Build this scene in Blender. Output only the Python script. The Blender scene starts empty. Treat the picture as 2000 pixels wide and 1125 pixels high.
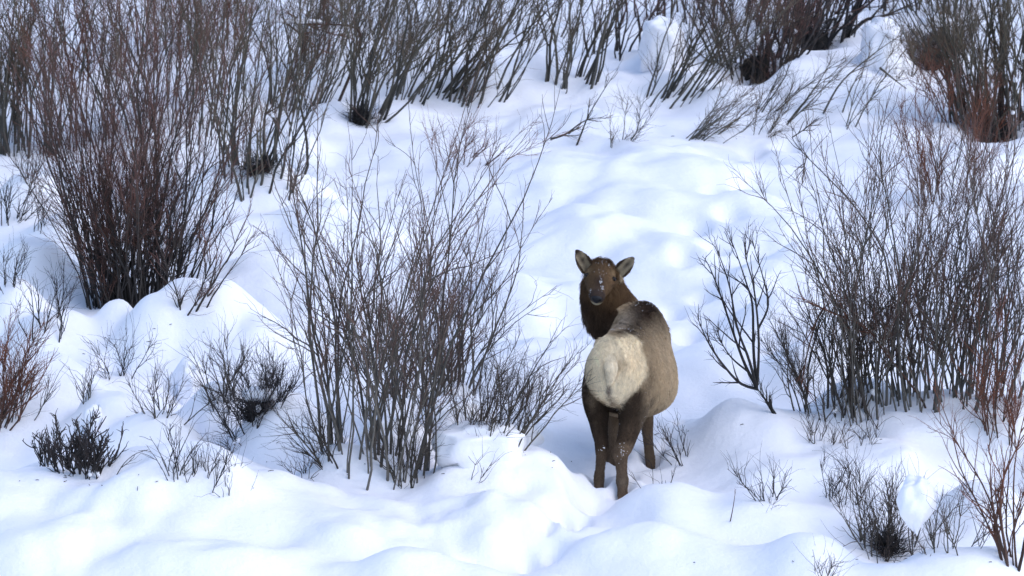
import bpy, math
import numpy as np

# ------------------------------------------------------------------ camera
SC = bpy.context.scene
PITCH = math.radians(8.0)
FPX = 10000.0                      # focal length in pixels of the 2000 px photograph
DIST = 40.0
sp_, cp_ = math.sin(PITCH), math.cos(PITCH)
CAM = np.array([0.0, -DIST * cp_ + 1.6 * sp_, DIST * sp_ + 1.6 * cp_])
cam_data = bpy.data.cameras.new('camera')
cam_data.sensor_width = 36.0
cam_data.lens = 36.0 * FPX / 2000.0
cam_data.clip_start = 0.5
cam_data.clip_end = 5000.0
cam_data.dof.use_dof = True
cam_data.dof.focus_distance = 40.6
cam_data.dof.aperture_fstop = 5.0
cam = bpy.data.objects.new('camera', cam_data)
SC.collection.objects.link(cam)
cam.location = CAM
cam.rotation_euler = (math.radians(90.0) - PITCH, 0.0, 0.0)
SC.camera = cam

# ------------------------------------------------------------------ sky and sun
SUN_EL, SUN_AZ = math.radians(48.0), math.radians(118.0)     # azimuth from +Y, clockwise
world = bpy.data.worlds.new('World')
SC.world = world
world.use_nodes = True
wn = world.node_tree
wn.nodes.clear()
sky = wn.nodes.new('ShaderNodeTexSky')
sky.sky_type = 'NISHITA'
sky.sun_disc = False
sky.sun_elevation = SUN_EL
sky.sun_rotation = SUN_AZ
sky.altitude = 1000.0
sky.air_density = 1.0
sky.dust_density = 1.6
sky.ozone_density = 1.0
bg = wn.nodes.new('ShaderNodeBackground')
bg.inputs['Strength'].default_value = 0.125
wo = wn.nodes.new('ShaderNodeOutputWorld')
wn.links.new(sky.outputs[0], bg.inputs['Color'])
wn.links.new(bg.outputs[0], wo.inputs['Surface'])

sun_data = bpy.data.lights.new('sun', 'SUN')
sun_data.energy = 0.5
sun_data.angle = math.radians(70.0)
sun_data.color = (1.0, 0.95, 0.88)
sun = bpy.data.objects.new('sun', sun_data)
SC.collection.objects.link(sun)
sun.rotation_euler = (math.radians(90.0) - SUN_EL, 0.0, math.pi - SUN_AZ)

SC.view_settings.view_transform = 'Standard'
SC.view_settings.look = 'None'
SC.view_settings.exposure = 1.24
SC.view_settings.gamma = 1.0
SC.render.engine = 'CYCLES'
SC.cycles.max_bounces = 6
SC.cycles.diffuse_bounces = 4

COL = SC.collection


# ------------------------------------------------------------------ helpers
def tag(o, label=None, cat=None, group=None, kind=None):
    if label: o['label'] = label
    if cat: o['category'] = cat
    if group: o['group'] = group
    if kind: o['kind'] = kind
    return o


def mesh_obj(name, verts, faces, mat, parent=None, smooth=True, attrs=None):
    """faces: (M,3) or (M,4) integer array (all of one size), or a list of such arrays."""
    me = bpy.data.meshes.new(name)
    verts = np.asarray(verts, dtype=np.float32)
    fl = faces if isinstance(faces, list) else [faces]
    fl = [np.asarray(f, dtype=np.int32) for f in fl if len(f)]
    loops = np.concatenate([f.ravel() for f in fl])
    sizes = np.concatenate([np.full(len(f), f.shape[1], dtype=np.int32) for f in fl])
    starts = np.concatenate([[0], np.cumsum(sizes)[:-1]]).astype(np.int32)
    me.vertices.add(len(verts))
    me.vertices.foreach_set('co', verts.ravel())
    me.loops.add(len(loops))
    me.loops.foreach_set('vertex_index', loops)
    me.polygons.add(len(sizes))
    me.polygons.foreach_set('loop_start', starts)
    me.polygons.foreach_set('loop_total', sizes)
    if smooth:
        me.polygons.foreach_set('use_smooth', np.ones(len(sizes), dtype=bool))
    if attrs:
        for k, (typ, arr) in attrs.items():
            a = me.attributes.new(k, typ, 'POINT')
            a.data.foreach_set('color' if typ == 'FLOAT_COLOR' else 'value', np.asarray(arr, dtype=np.float32).ravel())
    me.update(calc_edges=True)
    me.materials.append(mat)
    o = bpy.data.objects.new(name, me)
    COL.objects.link(o)
    if parent is not None:
        o.parent = parent
    return o


def empty(name, loc):
    o = bpy.data.objects.new(name, None)
    o.empty_display_size = 0.1
    COL.objects.link(o)
    o.location = tuple(loc)
    return o


# lattice noise (numpy), about -1..1
def _hash(ix, iy, seed):
    n = (ix.astype(np.int64) * 374761393 + iy.astype(np.int64) * 668265263 + seed * 1442695041) & 0x7fffffff
    n = ((n ^ (n >> 13)) * 1274126177) & 0x7fffffff
    return ((n ^ (n >> 16)) & 0xffff) / 65535.0


def gnoise(x, y, seed=0):
    ix, iy = np.floor(x), np.floor(y)
    fx, fy = x - ix, y - iy
    u = fx * fx * fx * (fx * (fx * 6 - 15) + 10)
    v = fy * fy * fy * (fy * (fy * 6 - 15) + 10)
    def g(dx, dy):
        a = _hash(ix + dx, iy + dy, seed) * 2 * math.pi
        return np.cos(a) * (fx - dx) + np.sin(a) * (fy - dy)
    n0 = g(0, 0) * (1 - u) + g(1, 0) * u
    n1 = g(0, 1) * (1 - u) + g(1, 1) * u
    return (n0 * (1 - v) + n1 * v) * 1.45


def sstep(a, b, x):
    t = np.clip((x - a) / (b - a), 0, 1)
    return t * t * (3 - 2 * t)


# ------------------------------------------------------------------ hillside geometry
SLOPE = math.tan(math.radians(6.0))


def ray(px, py):
    d = np.array([(px - 1000.0) / FPX, 1.0, -(py - 562.5) / FPX])
    w = np.array([d[0], d[1] * cp_ + d[2] * sp_, -d[1] * sp_ + d[2] * cp_])
    return w / np.linalg.norm(w)


def on_plane(px, py):
    r = ray(px, py)
    t = (SLOPE * CAM[1] - CAM[2]) / (r[2] - SLOPE * r[1])
    return CAM + r * t


def ppm(y):
    """photo pixels per metre at depth y"""
    return FPX / ((y - CAM[1]) * cp_ + 3.0 * sp_)


# (pixel x, pixel y of crest, half width in pixels, half depth in metres, height in metres)
MOUNDS = [
    (330, 932, 210, .85, .42), (40, 965, 170, .7, .26), (560, 985, 150, .7, .18), (130, 925, 120, .40, .16),
    (690, 905, 105, .45, .30), (990, 897, 140, .60, .36), (860, 975, 220, .6, .16),
    (560, 798, 78, .38, .42), (440, 775, 75, .34, .30), (372, 715, 34, .20, .26),
    (400, 602, 135, .50, .46), (480, 660, 90, .4, .3), (228, 622, 46, .30, .28), (300, 650, 60, .35, .3),
    (110, 745, 110, .5, .32), (20, 755, 90, .5, .30), (255, 745, 80, .3, .18), (215, 815, 70, .35, .24), (180, 800, 26, .16, .26),
    (300, 850, 90, .4, .26), (100, 640, 80, .4, .25), (30, 590, 70, .4, .3), (60, 500, 90, .5, .32), (60, 365, 80, .5, .36), (130, 440, 70, .5, .22),
    (770, 808, 68, .34, .30), (935, 812, 85, .38, .32), (890, 765, 60, .32, .30), (1010, 820, 45, .28, .2), (835, 850, 60, .3, .2), (620, 850, 50, .3, .25),
    (1450, 822, 110, .65, .34), (1560, 835, 100, .6, .28), (1680, 772, 95, .50, .40), (1830, 815, 170, .6, .34), (1990, 830, 100, .6, .3),
    (1480, 905, 130, .7, .22), (1330, 955, 110, .65, .30), (1700, 900, 170, .6, .22),
    (1560, 1060, 95, .40, .32), (1850, 1092, 190, .34, .26), (1380, 1080, 140, .5, .18), (1930, 960, 90, .4, .3),
    (110, 1045, 170, .42, .26), (420, 1075, 210, .40, .26), (700, 1030, 200, .45, .22), (1000, 1000, 150, .42, .24), (830, 1095, 190, .35, .24), (1250, 1050, 120, .4, .22), (1480, 985, 120, .4, .22),
    # mid-slope
    (1120, 330, 200, .9, .20), (1350, 330, 160, .7, .20), (1260, 385, 140, .7, .22), (1150, 430, 120, .7, .22), (1430, 395, 130, .7, .2),
    (1520, 440, 120, .7, .22), (1600, 505, 110, .7, .26), (1330, 480, 120, .6, .2), (1560, 600, 110, .6, .3), (1480, 545, 90, .6, .18),
    (1060, 560, 120, .7, .22), (1090, 690, 120, .6, .18), (1400, 690, 90, .5, .2), (1600, 690, 90, .6, .3), (1280, 300, 90, .6, .12),
    (505, 338, 130, .30, .36), (620, 420, 130, .7, .28), (520, 520, 110, .7, .26), (650, 560, 120, .6, .2), (470, 440, 80, .5, .2),
    # upper slope
    (1292, 40, 46, .6, .62), (1330, 120, 60, .5, .36), (1722, 50, 52, .5, .62), (1840, 40, 40, .5, .5), (1560, 95, 62, .5, .40), (1640, 125, 80, .6, .26),
    (1180, 125, 90, .6, .3), (1060, 110, 70, .6, .34), (1150, 215, 120, .7, .24), (1420, 150, 60, .5, .34), (1480, 210, 120, .6, .2), (1600, 190, 120, .7, .22),
    (650, 180, 60, .5, .36), (770, 190, 90, .5, .3), (880, 250, 140, .6, .24), (640, 90, 80, .6, .36), (960, 120, 90, .6, .34), (870, 60, 80, .6, .34),
    (160, 120, 80, .6, .4), (300, 210, 90, .6, .36), (440, 160, 80, .6, .36), (560, 260, 60, .5, .25), (1880, 300, 120, .6, .2), (1760, 250, 100, .6, .2),
]
# hollows: (pixel x, pixel y, half width px, half depth m, depth m)
HOLLOWS = [
    (1185, 972, 40, .25, .10), (1145, 995, 45, .26, .20), (1100, 1040, 50, .24, .20), (1040, 1090, 60, .26, .16), (970, 1120, 60, .3, .12), (1275, 905, 25, .18, .08), (1168, 940, 22, .2, .06),
    (500, 812, 60, .30, .22), (805, 935, 42, .26, .26), (1480, 150, 52, .42, .40), (1945, 258, 60, .40, .30), (705, 238, 24, .25, .25), (1700, 800, 10, .1, .0),
    (1750, 1082, 70, .22, .12), (372, 865, 20, .15, .16), (1585, 85, 50, .4, .3), (220, 735, 26, .2, .18), (520, 330, 45, .3, .2),
]
# hoof holes along the trail in front of the elk
HOLLOWS += [(1158, 985, 13, .10, .10), (1128, 1006, 14, .10, .12), (1142, 1030, 14, .10, .10), (1100, 1036, 15, .11, .12), (1118, 1062, 15, .11, .10), (1068, 1066, 15, .11, .12), (1085, 1092, 15, .11, .10), (1030, 1096, 16, .11, .12),
            (1232, 935, 12, .09, .08), (1245, 915, 12, .09, .08), (1205, 905, 12, .09, .07), (1300, 880, 14, .10, .09), (1330, 850, 14, .10, .08)]
# dimples of an old track leading up the slope behind the elk
HOLLOWS += [(1345, 655, 26, .2, .14), (1310, 610, 24, .2, .10), (1372, 590, 24, .2, .12), (1335, 540, 26, .22, .10), (1395, 520, 26, .22, .12), (1360, 470, 26, .22, .10), (1425, 455, 28, .25, .12),
            (1395, 410, 26, .25, .10), (1460, 395, 28, .25, .12), (1430, 355, 26, .25, .10), (1500, 340, 28, .28, .12), (1470, 300, 26, .28, .10), (1540, 290, 28, .3, .12), (1100, 640, 40, .3, .10), (1065, 590, 40, .3, .08)]
_M = []
for (px, py, wpx, dm, hm) in MOUNDS:
    c0 = on_plane(px, py)
    c = on_plane(px, py + hm * ppm(c0[1]) * 0.92)
    k = .62 if py < 300 else (1.4 if px < 660 and 550 < py < 960 else 1.2)
    _M.append((c[0], c[1], wpx / ppm(c[1]) * 1.15, dm * 1.15, hm * k))
_H = []
for (px, py, wpx, dm, hm) in HOLLOWS:
    c = on_plane(px, py)
    _H.append((c[0], c[1], wpx / ppm(c[1]), dm, hm))
EX, EY = 0.86, 0.0                    # the elk's right hind hoof


def height(x, y):
    x = np.asarray(x, float); y = np.asarray(y, float)
    z = SLOPE * y
    far = np.hypot(x, y)
    z = z + sstep(60, 400, y) * 0.10 * (y - 60) * (y > 60)
    fade = np.exp(-(np.maximum(far - 45, 0) / 60) ** 2)
    wx = x + 0.35 * gnoise(x * .5 + 3, y * .5, 11)
    wy = y + 0.5 * gnoise(x * .5, y * .5 + 9, 12)
    n1 = np.sqrt(gnoise(wx * .55 + .15 * wy, wy * .42, 1) ** 2 + .02) - .25
    n2 = np.sqrt(gnoise(wx * 1.25 + 5, wy * .9 + .3 * wx, 2) ** 2 + .015) - .25
    n3 = gnoise(wx * 3.1, wy * 2.3, 3)
    elk = np.exp(-(((x - EX - .1) / .75) ** 2 + ((y - .5) / 1.1) ** 2) ** 2)
    near = sstep(1.5, -.5, y)
    n4 = np.sqrt(gnoise(wx * 2.3 + 1, wy * 1.7 + 4, 8) ** 2 + .01) - .22
    patchy = sstep(-.25, .35, gnoise(x * .4 + 7, y * .35, 9))
    und = (.15 * n1 + (.095 + .04 * near) * n2 + .05 * patchy * n4 + .014 * n3) * fade * (1 - .85 * elk)
    acc = np.zeros_like(z)
    for (cx, cy, wx_, wy_, hm) in _M:
        m = (np.abs(x - cx) < 2.2 * wx_) & (np.abs(y - cy) < 2.2 * wy_)
        if not m.any(): continue
        dx, dy = (x[m] - cx) / wx_, (y[m] - cy) / wy_
        # a little irregular in plan
        r2 = dx * dx + dy * dy + .35 * gnoise(x[m] * 1.7 + cx * 3, y[m] * 1.7 + cy, 7)
        acc[m] += (hm * np.exp(-np.maximum(r2, 0) ** 1.15)) ** 3
    tr = np.exp(-((x - (EX - .35) - .75 * np.minimum(y, 0)) / .28) ** 2) * sstep(.5, -.1, y) * sstep(-2.4, -1.2, y)
    und = und + tr * (.035 * gnoise(x * 4.3, y * 4.1, 21) + .02 * gnoise(x * 9., y * 8.5, 22))
    z = z + und + np.cbrt(acc) * (1 - .8 * elk)
    for (cx, cy, wx_, wy_, hm) in _H:
        m = (np.abs(x - cx) < 3 * wx_) & (np.abs(y - cy) < 3 * wy_)
        if not m.any(): continue
        z[m] -= hm * np.exp(-(((x[m] - cx) / wx_) ** 2 + ((y[m] - cy) / wy_) ** 2) ** 1.4)
    return z


FEET = [(EX + .005, EY + .0, .03, .20), (EX - .178, EY + .16, .055, .17), (EX + .25, EY + 1.02, .10, .2), (EX - .06, EY + 1.0, .10, .2)]
_raw_height = height
_res = [z_ - float(_raw_height(np.array([x_]), np.array([y_]))[0]) for x_, y_, z_, w_ in FEET]


def height(x, y):
    x = np.asarray(x, float); y = np.asarray(y, float)
    z = _raw_height(x, y)
    g = [np.exp(-((x - x_) ** 2 + (y - y_) ** 2) / (w_ * w_)) for x_, y_, z_, w_ in FEET]
    tot = np.maximum(sum(g), 1.0)
    for k, r in zip(g, _res):
        z = z + k / tot * r
    # each leg stands in its own dent
    for x_, y_, z_, w_ in FEET:
        d = np.hypot((x - x_), (y - y_ + .02) * .8)
        z = z - .10 * np.exp(-(d / .085) ** 4) + (.022 + .018 * gnoise(x * 9, y * 9, 23)) * np.exp(-((d - .15) / .05) ** 2)
    return z


def h1(x, y):
    return float(height(np.array([x]), np.array([y]))[0])


_T = np.arange(33.0, 95.0, 0.03)


def ground(px, py):
    """where the line of sight through a photo pixel meets the snow"""
    r = ray(px, py)
    p = CAM[None] + _T[:, None] * r[None]
    hit = np.nonzero(p[:, 2] < height(p[:, 0], p[:, 1]))[0]
    return p[hit[0] if len(hit) else -1]


# ------------------------------------------------------------------ materials
def new_mat(name):
    m = bpy.data.materials.new(name)
    m.use_nodes = True
    nt = m.node_tree
    b = nt.nodes['Principled BSDF']
    return m, nt, b


def mat_snow():
    m, nt, b = new_mat('snow')
    tc = nt.nodes.new('ShaderNodeTexCoord')
    n1 = nt.nodes.new('ShaderNodeTexNoise'); n1.inputs['Scale'].default_value = 7.0; n1.inputs['Detail'].default_value = 8.0; n1.inputs['Roughness'].default_value = .6
    n2 = nt.nodes.new('ShaderNodeTexNoise'); n2.inputs['Scale'].default_value = 40.0; n2.inputs['Detail'].default_value = 4.0
    nt.links.new(tc.outputs['Object'], n1.inputs['Vector']); nt.links.new(tc.outputs['Object'], n2.inputs['Vector'])
    rp = nt.nodes.new('ShaderNodeValToRGB')
    rp.color_ramp.elements[0].position = .3; rp.color_ramp.elements[0].color = (.88, .868, .905, 1)
    rp.color_ramp.elements[1].position = .7; rp.color_ramp.elements[1].color = (.915, .903, .93, 1)
    nt.links.new(n1.outputs['Fac'], rp.inputs['Fac']); nt.links.new(rp.outputs['Color'], b.inputs['Base Color'])
    bp1 = nt.nodes.new('ShaderNodeBump'); bp1.inputs['Strength'].default_value = .5; bp1.inputs['Distance'].default_value = .03
    bp2 = nt.nodes.new('ShaderNodeBump'); bp2.inputs['Strength'].default_value = .45; bp2.inputs['Distance'].default_value = .006
    nt.links.new(n1.outputs['Fac'], bp1.inputs['Height']); nt.links.new(n2.outputs['Fac'], bp2.inputs['Height'])
    nt.links.new(bp1.outputs['Normal'], bp2.inputs['Normal']); nt.links.new(bp2.outputs['Normal'], b.inputs['Normal'])
    b.inputs['Roughness'].default_value = .65
    b.inputs['Specular IOR Level'].default_value = .25
    return m


def mat_bark(name, c0, c1, c2):
    """c0 old wood at the foot, c1 mid stem, c2 young tips (attribute age 0..1)"""
    m, nt, b = new_mat(name)
    at = nt.nodes.new('ShaderNodeAttribute'); at.attribute_name = 'age'
    oi = nt.nodes.new('ShaderNodeObjectInfo')
    tc = nt.nodes.new('ShaderNodeTexCoord')
    n = nt.nodes.new('ShaderNodeTexNoise'); n.inputs['Scale'].default_value = 22.0; n.inputs['Detail'].default_value = 4.0
    nt.links.new(tc.outputs['Object'], n.inputs['Vector'])
    rp = nt.nodes.new('ShaderNodeValToRGB')
    e = rp.color_ramp.elements
    e[0].position = .0; e[0].color = (*c0, 1)
    e[1].position = 1.; e[1].color = (*c2, 1)
    k = e.new(.5); k.color = (*c1, 1)
    nt.links.new(at.outputs['Fac'], rp.inputs['Fac'])
    mr = nt.nodes.new('ShaderNodeMapRange'); mr.inputs['To Min'].default_value = .62; mr.inputs['To Max'].default_value = 1.45
    nt.links.new(n.outputs['Fac'], mr.inputs['Value'])
    mr2 = nt.nodes.new('ShaderNodeMapRange'); mr2.inputs['To Min'].default_value = .6; mr2.inputs['To Max'].default_value = 1.5
    nt.links.new(oi.outputs['Random'], mr2.inputs['Value'])
    mm = nt.nodes.new('ShaderNodeMath'); mm.operation = 'MULTIPLY'
    nt.links.new(mr.outputs[0], mm.inputs[0]); nt.links.new(mr2.outputs[0], mm.inputs[1])
    hs = nt.nodes.new('ShaderNodeHueSaturation')
    nt.links.new(rp.outputs['Color'], hs.inputs['Color']); nt.links.new(mm.outputs[0], hs.inputs['Value'])
    nt.links.new(hs.outputs['Color'], b.inputs['Base Color'])
    b.inputs['Roughness'].default_value = .7
    b.inputs['Specular IOR Level'].default_value = .3
    return m


SNOW = mat_snow()
BARK = {
    'dark': mat_bark('bark_dark', (0.0250, 0.0211, 0.0187), (0.042, 0.032, 0.026), (0.190, 0.080, 0.058)),
    'olive': mat_bark('bark_olive', (0.092, 0.084, 0.074), (0.076, 0.065, 0.052), (0.125, 0.050, 0.036)),
    'grey': mat_bark('bark_grey', (0.0585, 0.0530, 0.0452), (0.0585, 0.0484, 0.0374), (0.0624, 0.0374, 0.0296)),
    'back': mat_bark('bark_back', (0.0468, 0.0437, 0.0390), (0.0741, 0.0640, 0.0452), (0.1248, 0.0702, 0.0406)),
    'black': mat_bark('bark_black', (0.0156, 0.0140, 0.0140), (0.0218, 0.0187, 0.0179), (0.0390, 0.0265, 0.0250)),
    'red': mat_bark('bark_red', (0.0429, 0.0281, 0.0218), (0.090, 0.036, 0.021), (0.190, 0.064, 0.034)),
}


def mat_plain(name, c, rough=.8, var=.35, scale=30.):
    m, nt, b = new_mat(name)
    n = nt.nodes.new('ShaderNodeTexNoise'); n.inputs['Scale'].default_value = scale; n.inputs['Detail'].default_value = 5.
    tc = nt.nodes.new('ShaderNodeTexCoord'); nt.links.new(tc.outputs['Object'], n.inputs['Vector'])
    rp = nt.nodes.new('ShaderNodeValToRGB')
    rp.color_ramp.elements[0].position = .3; rp.color_ramp.elements[0].color = (*[v * (1 - var) for v in c], 1)
    rp.color_ramp.elements[1].position = .7; rp.color_ramp.elements[1].color = (*[v * (1 + var) for v in c], 1)
    nt.links.new(n.outputs['Fac'], rp.inputs['Fac']); nt.links.new(rp.outputs['Color'], b.inputs['Base Color'])
    b.inputs['Roughness'].default_value = rough
    return m


SHADED_LITTER = mat_plain('shaded_litter', (.012, .009, .0075))  # dead leaves, with the dark of the snow well put into their colour
DRYGRASS = mat_plain('dry_grass', (.16, .10, .055))

# ------------------------------------------------------------------ the snow sheet
def axis(lo, hi, step, far, grow=1.18):
    core = np.arange(lo, hi + 1e-6, step)
    a, s, out = lo, step, []
    while a > -far:
        s *= grow; a -= s; out.append(a)
    b, s, out2 = core[-1], step, []
    while b < far:
        s *= grow; b += s; out2.append(b)
    return np.concatenate([out[::-1], core, out2])


gx = axis(-6.6, 6.6, .038, 900.)
gy = axis(-3.4, 23.0, .042, 900.)
GX, GY = np.meshgrid(gx, gy)
GZ = height(GX.ravel(), GY.ravel())
nx, ny = len(gx), len(gy)
idx = np.arange(nx * ny).reshape(ny, nx)
quads = np.stack([idx[:-1, :-1], idx[:-1, 1:], idx[1:, 1:], idx[1:, :-1]], -1).reshape(-1, 4)
snow = mesh_obj('snow_ground', np.stack([GX.ravel(), GY.ravel(), GZ], 1), quads, SNOW)
tag(snow, 'deep soft undulating snow covering the whole slope', 'snow', kind='structure')


# ------------------------------------------------------------------ shrubs
def tubes(P, R, A, sides):
    """P (N,K,3) centre lines, R (N,K) radii, A (N,K) age -> verts, quads, age"""
    N, K, _ = P.shape
    T = np.gradient(P, axis=1)
    T /= np.linalg.norm(T, axis=2, keepdims=True) + 1e-9
    ref = np.tile(np.array([.31, .95, .05]), (N, 1)); 
    ref = np.where((np.abs((T.mean(1) * ref).sum(1)) > .85)[:, None], np.array([[1., 0, .1]]), ref)
    U = np.cross(T, ref[:, None, :]); U /= np.linalg.norm(U, axis=2, keepdims=True) + 1e-9
    V = np.cross(T, U)
    ang = np.arange(sides) / sides * 2 * math.pi
    ring = P[:, :, None] + R[:, :, None, None] * (np.cos(ang)[None, None, :, None] * U[:, :, None] + np.sin(ang)[None, None, :, None] * V[:, :, None])
    i = np.arange(N * K * sides).reshape(N, K, sides)
    a, b = i[:, :-1], i[:, 1:]
    q = np.stack([a, np.roll(a, -1, 2), np.roll(b, -1, 2), b], -1).reshape(-1, 4)
    return ring.reshape(-1, 3), q, np.repeat(A.reshape(-1), sides)


def merge(parts):
    vs, qs, ags, n = [], [], [], 0
    for v, q, a in parts:
        vs.append(v); qs.append(q + n); ags.append(a); n += len(v)
    return np.concatenate(vs), np.concatenate(qs), np.concatenate(ags)


def lerp_at(P, t):
    """sample polyline P (K,3) at params t (n,) in 0..1 -> points, tangents"""
    K = len(P)
    f = np.clip(t, 0, .9999) * (K - 1)
    i = f.astype(int); w = (f - i)[:, None]
    return P[i] * (1 - w) + P[i + 1] * w, (P[i + 1] - P[i]) / (np.linalg.norm(P[i + 1] - P[i], axis=1, keepdims=True) + 1e-9)


def sprout(rng, pts, dirs, lens, K, spread, up, wig):
    """side shoots: start points, parent directions, lengths -> (n,K,3)"""
    n = len(pts)
    rv = rng.normal(size=(n, 3)); rv -= (rv * dirs).sum(1, keepdims=True) * dirs
    rv /= np.linalg.norm(rv, axis=1, keepdims=True) + 1e-9
    an = np.abs(rng.normal(spread, spread * .3, n))[:, None]
    d = dirs * np.cos(an) + rv * np.sin(an)
    out = np.zeros((n, K, 3)); out[:, 0] = pts
    seg = (lens / (K - 1))[:, None]
    for k in range(1, K):
        d = d + np.array([0, 0, up]) + rng.normal(0, wig, (n, 3))
        d /= np.linalg.norm(d, axis=1, keepdims=True)
        out[:, k] = out[:, k - 1] + d * seg
    return out


def stem_parts(rng, main, r0, r1, nb, nt, blen, tlen, spread=.5, up=.10, wig=.10, b_from=.25, t_from=.3, age0=0., age1=.75, rt=.0016):
    """one stem: main line (K,3) -> wood parts (main + branches) and twig parts"""
    K = len(main)
    t = np.linspace(0, 1, K)
    R = (r0 * (1 - t) ** 1.05 + r1)[None]
    A = (age0 + (age1 - age0) * t)[None]
    wood = [tubes(main[None], R, A, 5)]
    twigs = []
    L = np.linalg.norm(np.diff(main, axis=0), axis=1).sum()
    B = None
    if nb > 0:
        tb = np.sort(rng.uniform(b_from, .95, nb))
        p, d = lerp_at(main, tb)
        ln = L * blen * (1.05 - tb) * rng.uniform(.6, 1.25, nb) + .08
        B = sprout(rng, p, d, ln, 7, spread, up, wig)
        rb0 = np.minimum((r0 * (1 - tb) ** 1.05 + r1) * .55, .009)
        s = np.linspace(0, 1, 7)
        RB = rb0[:, None] * (1 - s[None]) ** .7 + rt * .8
        AB = (age0 + (age1 - age0) * tb)[:, None] * (1 - s) + np.minimum(1., age1 + .15) * s[None]
        wood.append(tubes(B, RB, AB, 4))
    if nt > 0:
        src = [main] if B is None else [main] + list(B)
        lens = np.array([np.linalg.norm(np.diff(q, axis=0), axis=1).sum() * (.5 if i == 0 else 1.) for i, q in enumerate(src)])
        cnt = rng.multinomial(nt, lens / lens.sum())
        ps, ds = [], []
        for i, (q, c) in enumerate(zip(src, cnt)):
            if c == 0: continue
            p, d = lerp_at(q, rng.uniform(t_from if i == 0 else .15, 1., c))
            ps.append(p); ds.append(d)
        p, d = np.concatenate(ps), np.concatenate(ds)
        ln = tlen * rng.uniform(.35, 1.3, len(p))
        W = sprout(rng, p, d, ln, 4, spread * 1.1, up * 1.2, wig * 2.0)
        s = np.linspace(0, 1, 4)
        RW = np.tile(rt * (1.1 - .7 * s), (len(p), 1))
        AW = np.tile(.6 + .4 * s, (len(p), 1)) * max(.55, age1 + .2)
        twigs.append(tubes(W, RW, np.clip(AW, 0, 1), 3))
    return wood, twigs


def make_shrub(name, label, cat, base, n, rx, H, fan=14., lean=0., leany=0., bark='grey', r0=.011, nb=5, nt=20, blen=.38, tlen=.22,
               ry=None, up=.06, wig=.10, seed=0, hvar=.25, spread=.45, rt=.0016, group=None, split=False, sink=.16, K=12, mass=None, b_from=.25, age1=.75, snowy=0):
    """base: photo pixel of the foot; rx, H in photo pixels at that distance; angles in degrees"""
    rng = np.random.default_rng(seed * 977 + 13)
    c = ground(*base)
    s = ppm(c[1])
    rx, H = rx / s, H / s
    ry = rx * .7 if ry is None else ry / s
    root = empty(name, (c[0], c[1], c[2]))
    tag(root, label, cat, group)
    lx, ly = math.radians(lean), math.radians(leany)
    tops = []
    for i in range(n):
        a = rng.uniform(0, 2 * math.pi); q = math.sqrt(rng.uniform(0, 1))
        bx, by = q * math.cos(a), q * math.sin(a)
        x, y = c[0] + bx * rx, c[1] + by * ry
        z = h1(x, y) - sink
        wild = 1.7 if rng.uniform() < .10 else 1.
        fx = lx + math.radians(fan) * (bx * .85 + rng.normal(0, .42) * wild)
        fy = ly + math.radians(fan) * (by * .85 + rng.normal(0, .42) * wild)
        d = np.array([math.tan(fx), math.tan(fy), 1.]); d /= np.linalg.norm(d)
        L = H * (1 - hvar * rng.uniform(0, 1) ** .8 * 1.3) / max(d[2], .55) + sink
        if rng.uniform() < .12: L *= rng.uniform(.35, .7)
        P = np.zeros((K, 3)); P[0] = (x, y, z)
        sway = rng.normal(0, .03, 3)
        for k in range(1, K):
            if k > 1:
                d = d + np.array([0, 0, up * .35]) + sway * .6 + rng.normal(0, wig, 3) * np.array([1, 1, .3])
                d /= np.linalg.norm(d)
            P[k] = P[k - 1] + d * L / (K - 1)
        P -= np.array([c[0], c[1], c[2]])
        rr = r0 * rng.uniform(.35, 1.15) * .86
        wood, twigs = stem_parts(rng, P, rr, .0016, max(0, int(nb * rng.uniform(.6, 1.4) + .5)), int(nt * rng.uniform(.7, 1.3)), blen, tlen, spread, up, wig * 1.4, b_from, age1=age1, rt=rt)
        if split:
            v, f, g = merge(wood)
            st = mesh_obj('stem', v, f, BARK[bark], root, attrs={'age': ('FLOAT', g)})
            if twigs:
                v, f, g = merge(twigs)
                tag(mesh_obj('twigs', v, f, BARK[bark], st, attrs={'age': ('FLOAT', g)}), kind='stuff')
        else:
            v, f, g = merge(wood + twigs)
            mesh_obj('stem', v, f, BARK[bark], root, attrs={'age': ('FLOAT', g)})
        tops.append(P)
    if mass:
        mpx, mh = mass
        litter_mass(rng, root, mpx / s, mh / s, c)
    if snowy:
        bl = []
        for k in range(snowy):
            P = tops[rng.integers(len(tops))]
            q = P[rng.integers(2, max(3, K // 2))]
            bl.append(blob(q + np.array([0, 0, .012]), rng.uniform(.012, .030) * np.array([1.2, 1., 1.3]), rng, 8, 6))
        v, f = join(bl)
        tag(mesh_obj('snow_clumps', v, f, SNOW, root), kind='stuff')
    return root


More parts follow.
